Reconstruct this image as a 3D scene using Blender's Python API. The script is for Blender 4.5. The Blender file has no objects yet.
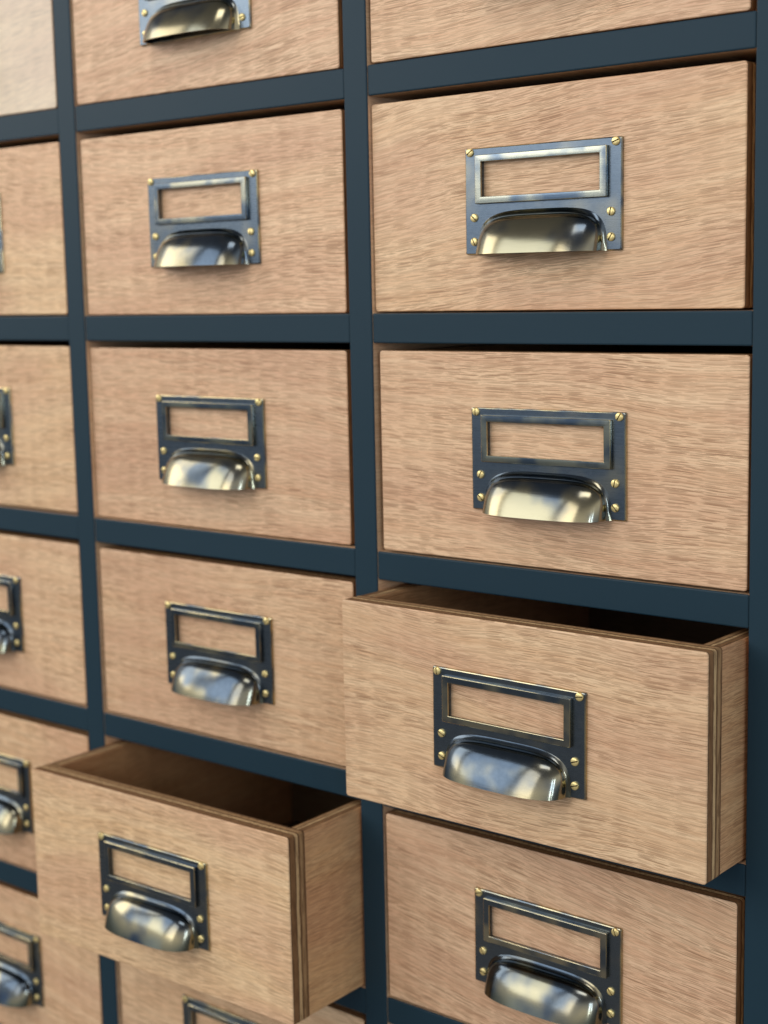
import bpy, bmesh, math, random
from mathutils import Vector, Matrix
random.seed(7)
S = 0.11                       # metres per drawer pitch; every size below is in pitches
sc = bpy.context.scene
COL = sc.collection
W, SW, RW = 1.83656, 0.12414, 0.12254      # column pitch, stile width, rail width
FW, FH, FT = 1.66622, 0.83613, 0.105       # drawer front width, height, thickness
DEPTH = 1.85                               # drawer box length
CAB = 2.3                                  # cabinet depth

# ------------------------------------------------------------------ node helpers
class NT:
    def __init__(self, tree):
        self.t = tree
    def n(self, typ, **kw):
        nd = self.t.nodes.new(typ)
        for k, v in kw.items():
            if k == 'inp':
                for a, b in v.items():
                    if hasattr(b, 'is_output') or isinstance(b, bpy.types.NodeSocket):
                        self.t.links.new(b, nd.inputs[a])
                    else:
                        nd.inputs[a].default_value = b
            else:
                setattr(nd, k, v)
        return nd
    def math(self, op, a, b=0.0, c=None, clamp=False):
        nd = self.t.nodes.new('ShaderNodeMath'); nd.operation = op; nd.use_clamp = clamp
        for i, v in enumerate((a, b) if c is None else (a, b, c)):
            if isinstance(v, bpy.types.NodeSocket): self.t.links.new(v, nd.inputs[i])
            else: nd.inputs[i].default_value = v
        return nd.outputs[0]
    def mix(self, fac, a, b, mode='MIX'):
        nd = self.t.nodes.new('ShaderNodeMix'); nd.data_type = 'RGBA'; nd.blend_type = mode
        for i, v in ((0, fac), (6, a), (7, b)):
            if isinstance(v, bpy.types.NodeSocket): self.t.links.new(v, nd.inputs[i])
            else: nd.inputs[i].default_value = v if i == 0 else (*v, 1)
        return nd.outputs[2]
    def comb(self, x, y, z):
        nd = self.t.nodes.new('ShaderNodeCombineXYZ')
        for i, v in enumerate((x, y, z)):
            if isinstance(v, bpy.types.NodeSocket): self.t.links.new(v, nd.inputs[i])
            else: nd.inputs[i].default_value = v
        return nd.outputs[0]
    def noise(self, vec, w=0.0, scale=1.0, detail=2.0, rough=0.5):
        nd = self.t.nodes.new('ShaderNodeTexNoise'); nd.noise_dimensions = '4D'
        self.t.links.new(vec, nd.inputs['Vector'])
        nd.inputs['Scale'].default_value = scale; nd.inputs['Detail'].default_value = detail
        nd.inputs['Roughness'].default_value = rough
        if isinstance(w, bpy.types.NodeSocket): self.t.links.new(w, nd.inputs['W'])
        else: nd.inputs['W'].default_value = w
        return nd.outputs['Fac']
    def ramp(self, fac, lo, hi):
        nd = self.t.nodes.new('ShaderNodeMapRange'); nd.interpolation_type = 'SMOOTHSTEP'
        self.t.links.new(fac, nd.inputs[0])
        nd.inputs[1].default_value = lo; nd.inputs[2].default_value = hi
        return nd.outputs[0]

def new_mat(name):
    m = bpy.data.materials.new(name); m.use_nodes = True
    t = m.node_tree; t.nodes.clear()
    k = NT(t)
    out = k.n('ShaderNodeOutputMaterial'); b = k.n('ShaderNodeBsdfPrincipled')
    t.links.new(b.outputs[0], out.inputs[0])
    return m, k, b

def coords_mm(k):
    tc = k.n('ShaderNodeTexCoord')
    sep = k.n('ShaderNodeSeparateXYZ', inp={0: tc.outputs['Object']})
    return [k.math('MULTIPLY', sep.outputs[i], 1000.0) for i in range(3)]

def obj_rgb(k):
    oi = k.n('ShaderNodeObjectInfo')
    s = k.n('ShaderNodeSeparateColor', inp={0: oi.outputs['Color']})
    return s.outputs[0], s.outputs[1], s.outputs[2], oi.outputs['Alpha']

def wood_mat(name, along, across, base=1.0, contrast=1.0, tint=(1, 1, 1)):
    m, k, b = new_mat(name)
    c = coords_mm(k)
    seed, tone, pink, tilt = obj_rgb(k)
    w = k.math('MULTIPLY', seed, 37.0)
    u, v, t3 = c[along], c[across], c[3 - along - across]
    t3 = k.math('MULTIPLY', t3, 0.1)
    # the grain wanders: bend the across coordinate with slow noise and a per-drawer tilt
    slow = k.noise(k.comb(k.math('MULTIPLY', u, .006), k.math('MULTIPLY', v, .013), t3), w, 1, 1.5)
    v2 = k.math('ADD', v, k.math('MULTIPLY', k.math('SUBTRACT', slow, .5), 26.0))
    v2 = k.math('ADD', v2, k.math('MULTIPLY', u, k.math('MULTIPLY', k.math('SUBTRACT', tilt, .5), 1.0)))
    mid = k.noise(k.comb(k.math('MULTIPLY', u, .03), k.math('MULTIPLY', v, .06), t3), w, 1, 2)
    v2 = k.math('ADD', v2, k.math('MULTIPLY', k.math('SUBTRACT', mid, .5), 1.0))
    def streak(lu, lv, off, det=2.0, rough=.5):
        return k.noise(k.comb(k.math('MULTIPLY', u, 1 / lu), k.math('MULTIPLY', v2, 1 / lv), k.math('ADD', t3, off)), w, 1, det, rough)
    def dashes(lu, lv, off, r0, r1):
        """short dark pore dashes: stretched Voronoi cells, each with its own dash size"""
        nd = k.t.nodes.new('ShaderNodeTexVoronoi'); nd.voronoi_dimensions = '2D'; nd.feature = 'F1'
        vec = k.comb(k.math('MULTIPLY_ADD', u, 1 / lu, k.math('MULTIPLY_ADD', w, 7.3, off)), k.math('MULTIPLY_ADD', v2, 1 / lv, k.math('MULTIPLY', w, 3.1)), 0)
        k.t.links.new(vec, nd.inputs['Vector']); nd.inputs['Scale'].default_value = 1
        sc_ = k.n('ShaderNodeSeparateColor', inp={0: nd.outputs['Color']})
        rr = k.math('MULTIPLY_ADD', sc_.outputs[0], r1 - r0, r0)
        q = k.math('SUBTRACT', 1.0, k.math('DIVIDE', nd.outputs['Distance'], rr))
        return k.math('MULTIPLY', k.ramp(q, 0, .18), k.math('MULTIPLY_ADD', sc_.outputs[1], .6, .4))
    f1 = dashes(15.0, .56, 3.1, .10, .56)
    f2 = dashes(9.0, .42, 9.7, .10, .52)
    f3 = k.ramp(streak(60.0, .42, 15.0, 2.0, .55), .50, .66)
    dens = k.ramp(k.noise(k.comb(k.math('MULTIPLY', u, .022), k.math('MULTIPLY', v2, .07), t3), w, 1, 2), .30, .66)
    dens = k.math('ADD', k.math('MULTIPLY', dens, .40), .53)
    band = streak(110, 4.5, 21.0, 3.0, .6)
    fine = streak(9.0, .30, 27.0, 1.0)
    big = k.noise(k.comb(k.math('MULTIPLY', u, .010), k.math('MULTIPLY', v2, .03), t3), w, 1, 1)
    light = k.mix(pink, (.87, .615, .36), (.88, .59, .372))
    rosy = k.mix(pink, (.77, .495, .265), (.74, .432, .258))
    col = k.mix(k.ramp(band, .3, .7), light, rosy)
    col = k.mix(k.math('MULTIPLY', k.ramp(big, .4, .68), .55), col, (.675, .378, .238))
    col = k.mix(k.math('MULTIPLY', k.ramp(fine, .35, .75), .4), col, (.77, .56, .36))
    fl = k.math('MAXIMUM', k.math('MULTIPLY', f1, .86), k.math('MAXIMUM', k.math('MULTIPLY', f2, .72), k.math('MULTIPLY', f3, .34)))
    fl = k.math('MULTIPLY', fl, k.math('MULTIPLY', dens, contrast))
    col = k.mix(fl, col, (.265, .125, .056))
    col = k.mix(k.math('MULTIPLY', k.math('SUBTRACT', tone, .60, clamp=True), 7.0, clamp=True), col, (.66, .63, .55))
    # per-board value
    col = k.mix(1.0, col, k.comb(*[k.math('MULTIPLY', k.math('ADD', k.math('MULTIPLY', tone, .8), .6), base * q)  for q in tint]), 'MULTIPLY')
    k.t.links.new(col, b.inputs['Base Color'])
    k.t.links.new(k.math('ADD', k.math('MULTIPLY', fl, .2), .42), b.inputs['Roughness'])
    b.inputs['Specular IOR Level'].default_value = .35
    bp = k.n('ShaderNodeBump', inp={'Strength': .25, 'Distance': .00015, 'Height': k.math('SUBTRACT', 1.0, fl)})
    k.t.links.new(bp.outputs[0], b.inputs['Normal'])
    return m

def ply_mat(name, axis, thick_mm, along):
    """bare plywood edge: layers across `axis` (0 at the outer face)"""
    m, k, b = new_mat(name)
    c = coords_mm(k)
    seed, tone, pink, tilt = obj_rgb(k)
    w = k.math('MULTIPLY', seed, 11.0)
    d = k.math('ABSOLUTE', c[axis]) if axis == 0 else c[axis]
    wob = k.noise(k.comb(k.math('MULTIPLY', c[0], .05), k.math('MULTIPLY', c[1], .05), k.math('MULTIPLY', c[2], .05)), w, 1, 2)
    if axis == 0:
        d = k.math('SUBTRACT', d, (FW / 2 - .004) * S * 1000 - thick_mm)
        fac = k.math('SUBTRACT', 1.0, k.math('DIVIDE', d, thick_mm))
    else:
        fac = k.math('DIVIDE', d, thick_mm)
    fac = k.math('ADD', fac, k.math('MULTIPLY', k.math('SUBTRACT', wob, .5), .13))
    r = k.n('ShaderNodeValToRGB', inp={0: fac}); cr = r.color_ramp; cr.interpolation = 'LINEAR'
    dark, brown, cream, tan = (.050, .024, .010), (.225, .118, .052), (.58, .39, .20), (.42, .265, .13)
    stops = [(0, tan), (.05, tan), (.07, dark), (.095, dark), (.115, brown), (.38, brown), (.40, dark), (.42, dark), (.44, cream), (.60, cream),
             (.62, dark), (.65, dark), (.67, brown), (.80, tan), (.945, brown), (.965, dark), (1, dark)]
    cr.elements[0].position = 0; cr.elements[0].color = (*stops[0][1], 1)
    cr.elements[1].position = 1; cr.elements[1].color = (*stops[-1][1], 1)
    for p, cc in stops[1:-1]:
        e = cr.elements.new(p); e.color = (*cc, 1)
    sc3 = [.9, .9, .9]; sc3[along] = .12; sc3[axis] = 1.2
    st = k.noise(k.comb(*[k.math('MULTIPLY', c[i], sc3[i]) for i in range(3)]), w, 1, 3, .6)
    col = k.mix(k.math('MULTIPLY', k.ramp(st, .46, .62), .62), r.outputs[0], (.10, .046, .019))
    k.t.links.new(col, b.inputs['Base Color'])
    b.inputs['Roughness'].default_value = .65; b.inputs['Specular IOR Level'].default_value = .25
    bp = k.n('ShaderNodeBump', inp={'Strength': .3, 'Distance': .0003, 'Height': st})
    k.t.links.new(bp.outputs[0], b.inputs['Normal'])
    return m

def paint_mat():
    m, k, b = new_mat('blue_grey_paint')
    tc = k.n('ShaderNodeTexCoord')
    n1 = k.noise(tc.outputs['Object'], .3, 9, 3)
    n2 = k.noise(tc.outputs['Object'], .8, 900, 2)
    col = k.mix(n1, (.0100, .0305, .0465), (.0122, .0345, .0525))
    k.t.links.new(col, b.inputs['Base Color'])
    k.t.links.new(k.math('ADD', k.math('MULTIPLY', n1, .12), .46), b.inputs['Roughness'])
    b.inputs['Specular IOR Level'].default_value = .22
    bp = k.n('ShaderNodeBump', inp={'Strength': .12, 'Distance': .0002, 'Height': n2})
    k.t.links.new(bp.outputs[0], b.inputs['Normal'])
    return m

def antique_mat(name, brass_lo, brass_hi, rough, amount=1.0, nscale=75, fall=0.0, sa=(.125, .155, .185), sb=(.175, .205, .235), br=(.60, .50, .29)):
    m, k, b = new_mat(name)
    tc = k.n('ShaderNodeTexCoord')
    seed, tone, pink, tilt = obj_rgb(k)
    w = k.math('MULTIPLY', seed, 23.0)
    n1 = k.noise(tc.outputs['Object'], w, nscale, 2.0, .5)
    n2 = k.noise(tc.outputs['Object'], w, 420, 2)
    sep = k.n('ShaderNodeSeparateXYZ', inp={0: tc.outputs['Object']})
    brush = k.noise(k.comb(k.math('MULTIPLY', sep.outputs[0], 120), k.math('MULTIPLY', sep.outputs[1], 2500), k.math('MULTIPLY', sep.outputs[2], 2500)), w, 1, 1)
    if fall:     # more brass colour towards the lower edge
        n1 = k.math('ADD', n1, k.math('MULTIPLY', k.math('ADD', sep.outputs[2], .0125), -fall))
    f = k.math('MULTIPLY', k.ramp(n1, brass_lo, brass_hi), amount)
    steel = k.mix(n2, sa, sb)
    col = k.mix(f, steel, br)
    k.t.links.new(col, b.inputs['Base Color'])
    b.inputs['Metallic'].default_value = 1
    k.t.links.new(k.math('ADD', k.math('MULTIPLY', brush, .08), rough), b.inputs['Roughness'])
    bp = k.n('ShaderNodeBump', inp={'Strength': .06, 'Distance': .0001, 'Height': brush})
    k.t.links.new(bp.outputs[0], b.inputs['Normal'])
    return m

def brass_mat():
    m, k, b = new_mat('screw_brass')
    tc = k.n('ShaderNodeTexCoord')
    n1 = k.noise(tc.outputs['Object'], .2, 700, 2)
    k.t.links.new(k.mix(n1, (.96, .79, .38), (.88, .68, .28)), b.inputs['Base Color'])
    b.inputs['Metallic'].default_value = .75; b.inputs['Roughness'].default_value = .42
    return m

M_FRONT = wood_mat('veneer_front', 0, 2)
M_SIDE = wood_mat('veneer_side', 1, 2, .78, .9, (1.04, .93, .80))
M_BACK_SHADED = wood_mat('veneer_back_shaded', 0, 2, .12, .8)  # base darkened to paint in the shade inside the drawer
M_INNER_SHADED = wood_mat('veneer_inner_shaded', 1, 2, .50, .8, (1.1, .86, .66))  # shaded copy of the side veneer for the inward faces
M_BOTTOM_SHADED = wood_mat('veneer_bottom_shaded', 1, 0, .12, .8)  # darkened like the back, interior shade carried in the colour
M_PLYF = ply_mat('ply_edge_front', 1, FT * S * 1000, 2)
M_PLYS = ply_mat('ply_edge_side', 0, .078 * S * 1000, 1)
M_PAINT = paint_mat()
M_CARC = wood_mat('carcass_wood', 1, 2, .95, .6)
M_PLATE = antique_mat('antique_plate', .50, .80, .24, .38, 45)
M_CUP = antique_mat('antique_cup', .42, .64, .12, .85, 48, 8.0, (.055, .073, .096), (.085, .108, .136), (.325, .285, .175))
M_FRAME = antique_mat('antique_frame', .40, .60, .15, .75, 60, 0.0, (.13, .165, .20), (.18, .215, .25), (.62, .55, .37))
M_EDGE = antique_mat('antique_worn_edge', .32, .58, .18, .9)
M_BRASS = brass_mat()
M_SLOT, _k, _b = new_mat('slot_dark')  # plain dark colour for the screw slot faces
_b.inputs['Base Color'].default_value = (.05, .035, .015, 1); _b.inputs['Metallic'].default_value = .6; _b.inputs['Roughness'].default_value = .6

# ------------------------------------------------------------------ mesh helpers
def link(name, bm, mats, parent=None, smooth=False, auto=None):
    me = bpy.data.meshes.new(name)
    bmesh.ops.recalc_face_normals(bm, faces=bm.faces[:])
    bmesh.ops.scale(bm, vec=(S, S, S), verts=bm.verts[:])
    for f in bm.faces:
        f.smooth = smooth
    bm.to_mesh(me); bm.free()
    for m in mats: me.materials.append(m)
    o = bpy.data.objects.new(name, me); COL.objects.link(o)
    if parent: o.parent = parent
    if auto: me.set_sharp_from_angle(angle=math.radians(auto))
    return o

def box(bm, x0, x1, y0, y1, z0, z1, bev=0.0, seg=2):
    r = bmesh.ops.create_cube(bm, size=1)
    for v in r['verts']:
        v.co = Vector(((x0 + x1) / 2 + v.co.x * (x1 - x0), (y0 + y1) / 2 + v.co.y * (y1 - y0), (z0 + z1) / 2 + v.co.z * (z1 - z0)))
    if bev:
        es = list({e for v in r['verts'] for e in v.link_edges})
        bmesh.ops.bevel(bm, geom=es, offset=bev, segments=seg, profile=.5, affect='EDGES')
    return r

def empty(name, loc, label=None, cat=None, group=None):
    o = bpy.data.objects.new(name, None); COL.objects.link(o)
    o.empty_display_size = .02
    o.location = loc
    if label: o['label'] = label
    if cat: o['category'] = cat
    if group: o['group'] = group
    return o

def rect_sweep(bm, loops, mat_of=None, close=True):
    """loops: list of (x0,x1,z0,z1,y,r) rounded rectangles, quads between successive ones"""
    rings = []
    for (x0, x1, z0, z1, y, r) in loops:
        pts = []
        for cx, cz, a0 in ((x1 - r, z1 - r, 0), (x0 + r, z1 - r, 90), (x0 + r, z0 + r, 180), (x1 - r, z0 + r, 270)):
            for q in range(4):
                a = math.radians(a0 + q * 30)
                pts.append(bm.verts.new((cx + r * math.cos(a), y, cz + r * math.sin(a))))
        rings.append(pts)
    n = len(rings)
    for i in range(n if close else n - 1):
        A, B = rings[i], rings[(i + 1) % n]
        for j in range(len(A)):
            f = bm.faces.new((A[j], A[(j + 1) % len(A)], B[(j + 1) % len(A)], B[j]))
            if mat_of: f.material_index = mat_of[i]

# ------------------------------------------------------------------ the cabinet
NC, NR = 3, 6
cab = empty('apothecary_cabinet', (0, 0, -4.6 * S),
            'blue-grey painted cabinet frame with bare wood inside its drawer openings', 'cabinet')
Z0 = 4.6
def stile_x(j): return (j - 1) * W
def rail_z(k): return -(k - 2)
top, bot = rail_z(0), rail_z(NR)
XL, XR = stile_x(-1), stile_x(2)
def paint_front(o):
    for p in o.data.polygons:
        p.material_index = 0 if p.normal.y < -.3 else 1
for j in range(-1, 3):
    bm = bmesh.new()
    box(bm, stile_x(j) - SW / 2, stile_x(j) + SW / 2, 0, CAB, bot - RW / 2 - .35, top + RW / 2 + .1, .006)
    for v in bm.verts: v.co.z += Z0
    o = link('stile', bm, [M_PAINT, M_CARC], cab); paint_front(o)
    o.color = (random.random(), .5, .4, .5)
    if j in (-1, 2):     # outer faces are painted too
        for p in o.data.polygons:
            if (j == -1 and p.normal.x < -.5) or (j == 2 and p.normal.x > .5): p.material_index = 0
for k_ in range(NR + 1):
    for c_ in range(NC):
        bm = bmesh.new()
        box(bm, stile_x(c_ - 1) + SW / 2 + .0012, stile_x(c_) - SW / 2 - .0012, .004, CAB - .01, rail_z(k_) - RW / 2, rail_z(k_) + RW / 2, .006)
        for v in bm.verts: v.co.z += Z0
        o = link('rail', bm, [M_PAINT, M_CARC], cab); paint_front(o)
        o.color = (random.random(), .5, .4, .5)
bm = bmesh.new()
box(bm, XL + SW / 2, XR - SW / 2, .004, .12, bot - RW / 2 - .35, bot - RW / 2 - .002, .004)
for v in bm.verts: v.co.z += Z0
link('plinth', bm, [M_PAINT], cab)
bm = bmesh.new()
box(bm, XL - SW / 2, XR + SW / 2, CAB + .002, CAB + .08, bot - RW / 2 - .35, top + RW / 2 + .1)
for v in bm.verts: v.co.z += Z0
o = link('back_panel', bm, [M_CARC], cab); o.color = (.3, .4, .4, .5)
bm = bmesh.new()
box(bm, XL - SW / 2 - .06, XR + SW / 2 + .06, -.06, CAB + .1, top + RW / 2 + .102, top + RW / 2 + .25, .01)
for v in bm.verts: v.co.z += Z0
link('top_board', bm, [M_PAINT], cab)

# ------------------------------------------------------------------ one drawer (front face at y=0, origin at bottom centre of the front)
HX, HZ = .0005, -.001
def make_handle(parent):
    bm = bmesh.new()
    x0, x1, z0, z1 = -.3525, .3525, -.2035, .204
    hx0, hx1, hz0, hz1 = -.270, .270, .012, .152
    T = -.013
    rect_sweep(bm, [(x0, x1, z0, z1, -.0005, .006), (x0, x1, z0, z1, T + .005, .006), (x0 + .002, x1 - .002, z0 + .002, z1 - .002, T + .0015, .006),
                    (x0 + .005, x1 - .005, z0 + .005, z1 - .005, T, .006), (hx0, hx1, hz0, hz1, T, .003), (hx0, hx1, hz0, hz1, -.0005, .003)],
               [1, 1, 1, 0, 0, 0])
    for f in bm.faces:
        pass
    plate = link('card_holder_plate', bm, [M_PLATE, M_EDGE], parent)
    plate.location = (HX * S, 0, (FH / 2 + HZ) * S)
    # raised label frame
    bm = bmesh.new()
    a0, a1, b0, b1 = -.296, .296, -.010, .176
    F = -.029
    i0 = .030
    def L(d, y, r): return (a0 + d, a1 - d, b0 + d * .9, b1 - d * .9, y, r)
    rect_sweep(bm, [L(.001, T - .0004, .006), L(0, T - .003, .006), L(0, F + .004, .004), L(.0008, F + .0015, .004), L(.0028, F + .0002, .003),
                    L(.018, F - .0004, .002), L(i0 - .0022, F, .0015), L(i0 - .0006, F + .001, .0015), L(i0, F + .003, .0015), L(i0, F + .006, .0015), L(.010, F + .007, .002), L(.008, T - .0004, .002)],
               [0, 0, 1, 1, 0, 0, 1, 1, 0, 0, 0, 0])
    fr = link('label_frame', bm, [M_FRAME, M_EDGE], plate, True, 18)
    # cup grip: hollow quarter shell, open underneath
    bm = bmesh.new()
    def shell(a, b, c, rho, zoff):
        # squarish outline on the plate (exponent n), stadium-like rim seen from above (np_), rounded profile (kk)
        NP, NQ = 72, 34
        n, np_, kk, dl, sl = 3.9, 2.9, 2.9, .30, .50
        H = lambda t: max(0, 1 - t ** kk) ** (1 / kk)
        H0 = H(dl / (1 + dl))
        rows = []
        for q in range(NQ + 1):
            t = (1 - q / NQ) ** 2
            t = 1 - t
            row = []
            for p in range(NP + 1):
                ph = -math.pi / 2 + math.pi * p / NP
                sn, cs = math.sin(ph), max(math.cos(ph), 0)
                ox = math.copysign(abs(sn) ** (2 / np_), sn); g_ = cs ** (2 / np_)
                zt = max(0, 1 - abs(ox) ** n) ** (1 / n)
                x, z = a * ox, c * zt * t
                y = b * g_ * H((t + dl) / (1 + dl)) / H0 * (1 + sl * (1 - t)) / (1 + sl)
                if rho and y < rho:
                    e = rho * (1 - math.sqrt(max(0, 1 - (1 - y / rho) ** 2)))
                    gx = math.copysign(abs(ox) ** (n - 1) / a, ox); gz = zt ** (n - 1) / c
                    g = math.hypot(gx, gz) or 1
                    x += e * gx / g; z += e * gz / g * min(1, t * 3)
                row.append(bm.verts.new((x, T - y, z + zoff)))
            rows.append(row)
        for q in range(NQ):
            for p in range(NP):
                try: bm.faces.new((rows[q][p], rows[q][p + 1], rows[q + 1][p + 1], rows[q + 1][p]))
                except ValueError: pass
        return rows[0]
    zo = -.2035
    A = shell(.274, .121, .149, .016, zo)
    B = shell(.268, .115, .143, 0, zo)
    for p in range(len(A) - 1):
        f = bm.faces.new((A[p], A[p + 1], B[p + 1], B[p])); f.material_index = 1
    bmesh.ops.remove_doubles(bm, verts=bm.verts[:], dist=1e-5)
    link('cup_grip', bm, [M_CUP, M_EDGE], plate, True, 50)
    # slotted screws
    def screw_bm():
        bm = bmesh.new()
        R, n = .0162, 24
        prof = [(R, 0), (R, .0035), (R * .95, .0058), (R * .82, .0072), (R * .5, .0084), (R * .2, .0088)]
        rings = [[bm.verts.new((r * math.cos(2 * math.pi * i / n), -y, r * math.sin(2 * math.pi * i / n))) for i in range(n)] for r, y in prof]
        for A_, B_ in zip(rings, rings[1:]):
            for i in range(n): bm.faces.new((A_[i], A_[(i + 1) % n], B_[(i + 1) % n], B_[i]))
        bm.faces.new(rings[-1])
        w = .0019
        for d in (-w - .0006, -w, w, w + .0006):
            bmesh.ops.bisect_plane(bm, geom=bm.verts[:] + bm.edges[:] + bm.faces[:], plane_co=(0, 0, d), plane_no=(0, 0, 1), dist=1e-6)
        for v in bm.verts:
            if abs(v.co.z) < w + 1e-5 and v.co.y < -.0045: v.co.y = -.0045
        for f in bm.faces:
            c = f.calc_center_median()
            if abs(c.z) < w + .0004 and c.y > -.0068 and c.y < -.0035 and abs(c.x) < R * .92: f.material_index = 1
        return bm
    first = None
    for (sx, sz) in ((-.327, .187), (.327, .187), (-.308, -.062), (-.308, -.154), (.308, -.062), (.308, -.154)):
        if first is None:
            first = link('screw', screw_bm(), [M_BRASS, M_SLOT], plate, True, 40); s = first
        else:
            s = first.copy(); COL.objects.link(s); s.parent = plate
        s.location = (sx * S, (T - .0002) * S, sz * S)
        s.rotation_euler = (0, random.uniform(0, math.pi), 0)
    return plate

def make_drawer():
    root = empty('drawer', (0, 0, 0))
    hw = FW / 2
    bm = bmesh.new()
    box(bm, -hw, hw, 0, FT, 0, FH)
    # small radius on the four upright corners of the outline, then a softened front arris
    es = [e for e in bm.edges if abs(e.verts[0].co.y - e.verts[1].co.y) > .01]
    bmesh.ops.bevel(bm, geom=es, offset=.012, segments=3, profile=.5, affect='EDGES')
    es = [e for e in bm.edges if all(v.co.y < .001 for v in e.verts) and len(e.link_faces) == 2 and abs(e.link_faces[0].normal.y - e.link_faces[1].normal.y) > .5]
    bmesh.ops.bevel(bm, geom=es, offset=.005, segments=2, profile=.5, affect='EDGES')
    for v in bm.verts: v.co.z -= FH / 2
    f = link('front_panel', bm, [M_FRONT, M_PLYF], root)
    for p in f.data.polygons: p.material_index = 0 if abs(p.normal.y) > .35 else 1
    f.location = (0, 0, FH / 2 * S)
    for s in (-1, 1):
        bm = bmesh.new()
        a, b = (hw - .004 - .078, hw - .004)
        if s < 0: a, b = -b, -a
        box(bm, a, b, FT + .0015, DEPTH, -FH / 2 + .004, FH / 2 - .003, .003)
        o = link('side_panel', bm, [M_SIDE, M_PLYS, M_INNER_SHADED], root)
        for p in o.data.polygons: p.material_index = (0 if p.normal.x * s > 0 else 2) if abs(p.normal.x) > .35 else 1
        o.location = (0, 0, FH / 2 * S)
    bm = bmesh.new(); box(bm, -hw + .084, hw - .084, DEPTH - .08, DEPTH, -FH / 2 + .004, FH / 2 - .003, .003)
    o = link('back_panel', bm, [M_BACK_SHADED], root); o.location = (0, 0, FH / 2 * S)
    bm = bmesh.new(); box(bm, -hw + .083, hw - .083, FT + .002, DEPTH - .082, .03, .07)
    link('bottom_panel', bm, [M_BOTTOM_SHADED], root)
    make_handle(root)
    return root

proto = make_drawer()
def copy_tree(o, parent=None):
    c = o.copy(); COL.objects.link(c)
    if parent: c.parent = parent
    for ch in list(o.children): copy_tree(ch, c)
    return c
# (column, row): dx from the cell centre, y of the front face, lift above the rail, tone, pink, tilt, label
R1 = 'closed drawer in the top row'
D = {
 (0, 1): (0, .012, .006, .668, .0, .30, 'closed drawer with the palest, greyish wood front, in the top left corner'),
 (0, 2): (-.001, .0156, .008, .58, .1, .50, 'closed pale wood drawer at the left edge, just below the greyish corner drawer'),
 (0, 3): (.0015, .0173, .012, .54, .25, .50, 'closed drawer at the left edge with a sliver of pull, second below the greyish one'),
 (0, 4): (.0044, .011, .012, .52, .55, .55, 'closed drawer at the left edge, third below the greyish corner drawer, half its pull showing'),
 (0, 5): (0, .012, .008, .5, .4, .60, 'closed drawer at the left edge whose right end hides behind the left open drawer'),
 (0, 6): (0, .012, .008, .5, .5, .60, 'closed drawer in the bottom left corner, lowest one at the left edge'),
 (1, 1): (-.0058, .0063, .004, .47, 1.0, .40, 'closed drawer with swirly pinkish grain, cup pull cut by the top of the photo'),
 (1, 2): (-.0043, .0128, .004, .53, .85, .50, 'closed middle column drawer just below the swirly one, topmost there with a whole pull'),
 (1, 3): (-.0182, .0235, .0076, .46, .95, .52, 'closed middle column drawer with fine pinkish grain, second above the left open drawer'),
 (1, 4): (-.0019, .0104, .012, .46, .6, .52, 'closed drawer directly above the left open drawer and left of the right open drawer'),
 (1, 5): (.0127, -.4746, .003, .56, .0, .50, 'left one of the two open drawers, pulled out furthest, yellowish front, banded plywood edge'),
 (1, 6): (0, .012, .008, .47, .5, .50, 'closed drawer below the left open drawer, only its label frame top in view'),
 (2, 1): (-.004, .008, .005, .50, .75, .42, 'closed drawer in the top right corner, only a bare lower wood strip showing'),
 (2, 2): (-.0173, .0184, .0073, .52, .45, .40, 'closed right column drawer with a wide dark gap above, topmost there with a whole pull'),
 (2, 3): (.0125, .0035, .0106, .50, .75, .53, 'closed drawer directly above the right open drawer, its front sharp and evenly grained'),
 (2, 4): (.0072, -.2689, .0057, .46, .45, .52, 'right one of the two open drawers, pulled out a little above another sharp drawer'),
 (2, 5): (-.0061, -.0009, .0125, .44, .95, .62, 'closed pinkish drawer directly below the right open drawer, pull cut by the bottom edge'),
 (2, 6): (0, .012, .008, .47, .5, .50, 'closed lowest drawer of the right column, second below the right open drawer'),
}
first = True
for (c_, r_), (dx, y, lift, tone, pink, tilt, label) in D.items():
    d = proto if first else copy_tree(proto)
    first = False
    x = (c_ - 1.5 + 0) * W + dx
    z = -(r_ - 1.5) + .5 - (.5 - RW / 2) - .5 + lift + .0
    z = rail_z(r_) + RW / 2 + lift
    d.location = (x * S, y * S, z * S)
    d.rotation_euler = (0, 0, math.radians({(1, 5): 1.1, (2, 5): -.2}.get((c_, r_), 0)))
    d['label'] = label; d['category'] = 'drawer'; d['group'] = 'wooden drawers in the cabinet'
    seed = random.random()
    for ch in d.children:
        ch.color = (random.random(), tone, pink, tilt)
        if ch.name.startswith('card_holder'):
            ch.location.x += random.uniform(-.004, .004) * S; ch.location.z += random.uniform(-.003, .003) * S
            ch.rotation_euler.y = math.radians(random.uniform(-.45, .45))
        for g in ch.children:
            if g.name.startswith('screw'): g.rotation_euler.y = random.uniform(0, math.pi)
            g.color = (random.random(), random.random(), .5, .5)

# ------------------------------------------------------------------ camera
cam = bpy.data.cameras.new('camera'); co = bpy.data.objects.new('camera', cam); COL.objects.link(co)
co.location = (4.21226 * S, -4.95844 * S, .159828 * S)
co.rotation_euler = (1.427762, .0205394, .6885903)
cam.sensor_fit = 'VERTICAL'; cam.sensor_height = 24; cam.sensor_width = 18
cam.lens = 24 * 1546.81 / 1024
cam.clip_start = .01; cam.clip_end = 50
cam.dof.use_dof = True
cam.dof.focus_distance = 5.75 * S
cam.dof.aperture_fstop = cam.lens / (.055 * S * 1000)
sc.camera = co

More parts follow.
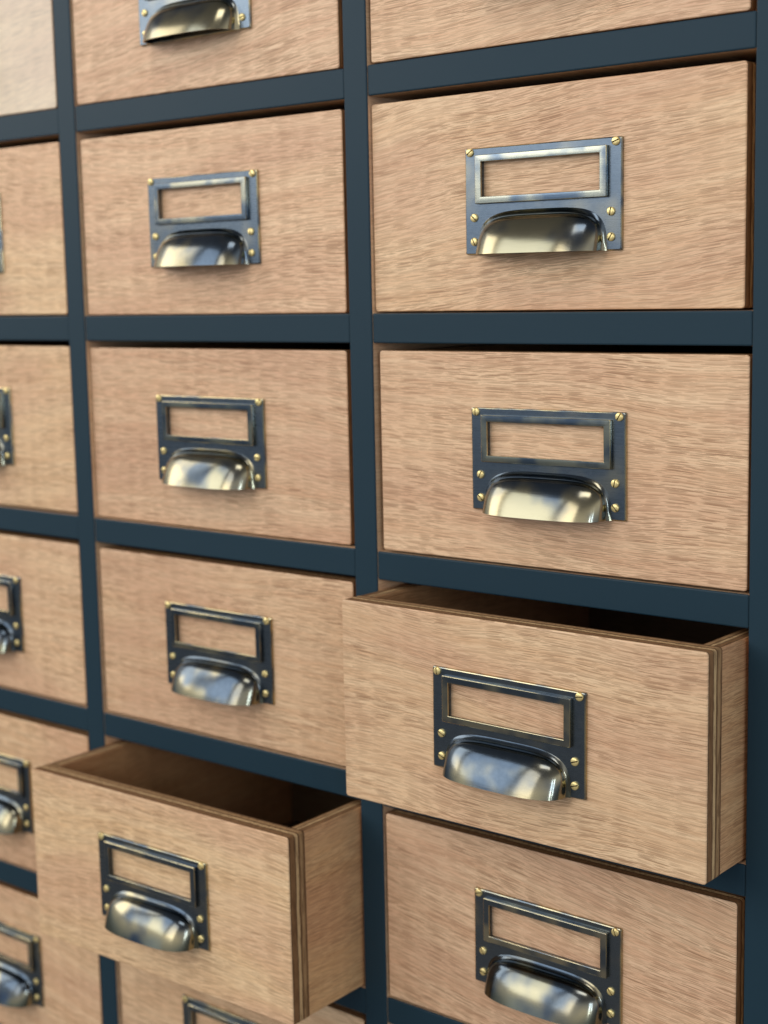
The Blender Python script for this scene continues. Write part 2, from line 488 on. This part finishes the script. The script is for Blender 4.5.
# ------------------------------------------------------------------ light
def area(name, loc, target, sx, sy, power, col):
    l = bpy.data.lights.new(name, 'AREA'); l.shape = 'RECTANGLE'; l.size = sx; l.size_y = sy; l.energy = power; l.color = col
    o = bpy.data.objects.new(name, l); COL.objects.link(o); o.location = loc
    o.rotation_euler = (Vector(target) - Vector(loc)).to_track_quat('-Z', 'Y').to_euler()
    return o
for q in (-1, 0, 1):      # inferred unseen window light, split into panes to shape the metal's reflections
    px, py = -1.1 + q * .98 * .79, -1.42 - q * .98 * -.61 * -1
    area('window_lamp', (px, py, .74), (px + 1.1, py + 1.42, -.1), .80, 1.1, (11.5, 7.5, 9.5)[q + 1], ((1, .95, .86), (.86, .93, 1), (1, .95, .87))[q + 1])
area('ceiling_lamp', (.3, -1.2, 1.7), (0, 0, -.1), .9, .5, 7, (1, .97, .92))
for dx in (0, .2):  # cool strips added off-view for blue cup streaks and fill from the right
    area('unseen_strip_light', (1.05 + dx, -.95 + dx * .8, .12), (0, 0, -.05), .07, .45, 2.0, (.70, .85, 1))

w = bpy.data.worlds.new('World'); sc.world = w; w.use_nodes = True
t = w.node_tree; t.nodes.clear(); k = NT(t)
out = k.n('ShaderNodeOutputWorld'); bg = k.n('ShaderNodeBackground'); t.links.new(bg.outputs[0], out.inputs[0])
tc = k.n('ShaderNodeTexCoord')
sep = k.n('ShaderNodeSeparateXYZ', inp={0: tc.outputs['Generated']})
r = k.n('ShaderNodeValToRGB', inp={0: k.math('MULTIPLY_ADD', sep.outputs[2], .5, .5)})
cr = r.color_ramp
cr.elements[0].position = 0; cr.elements[0].color = (.16, .14, .12, 1)
cr.elements[1].position = 1; cr.elements[1].color = (.10, .105, .11, 1)
for p, cc in ((.30, (.19, .175, .16)), (.40, (.10, .11, .12)), (.475, (.13, .165, .20)), (.51, (.24, .31, .40)), (.56, (.62, .64, .66)), (.62, (1.05, 1.03, .97)), (.70, (.95, .92, .86)), (.77, (.25, .25, .26))):
    e = cr.elements.new(p); e.color = (*cc, 1)
# brighter, bluer patch added to the environment for the right column's plates to mirror
az = k.math('MULTIPLY', k.ramp(sep.outputs[0], -.68, -.58), k.math('SUBTRACT', 1.0, k.ramp(sep.outputs[0], -.45, -.3)))
el = k.math('MULTIPLY', k.ramp(sep.outputs[2], -.10, .04), k.math('SUBTRACT', 1.0, k.ramp(sep.outputs[2], .12, .25)))
front = k.math('LESS_THAN', sep.outputs[1], 0.0)
wc = k.mix(k.math('MULTIPLY', k.math('MULTIPLY', az, el), k.math('MULTIPLY', front, .8)), r.outputs[0], (.55, .72, 1.0))
t.links.new(wc, bg.inputs[0]); bg.inputs[1].default_value = 1.05

sc.view_settings.view_transform = 'Standard'; sc.view_settings.look = 'None'; sc.view_settings.exposure = 0
sc.render.engine = 'CYCLES'
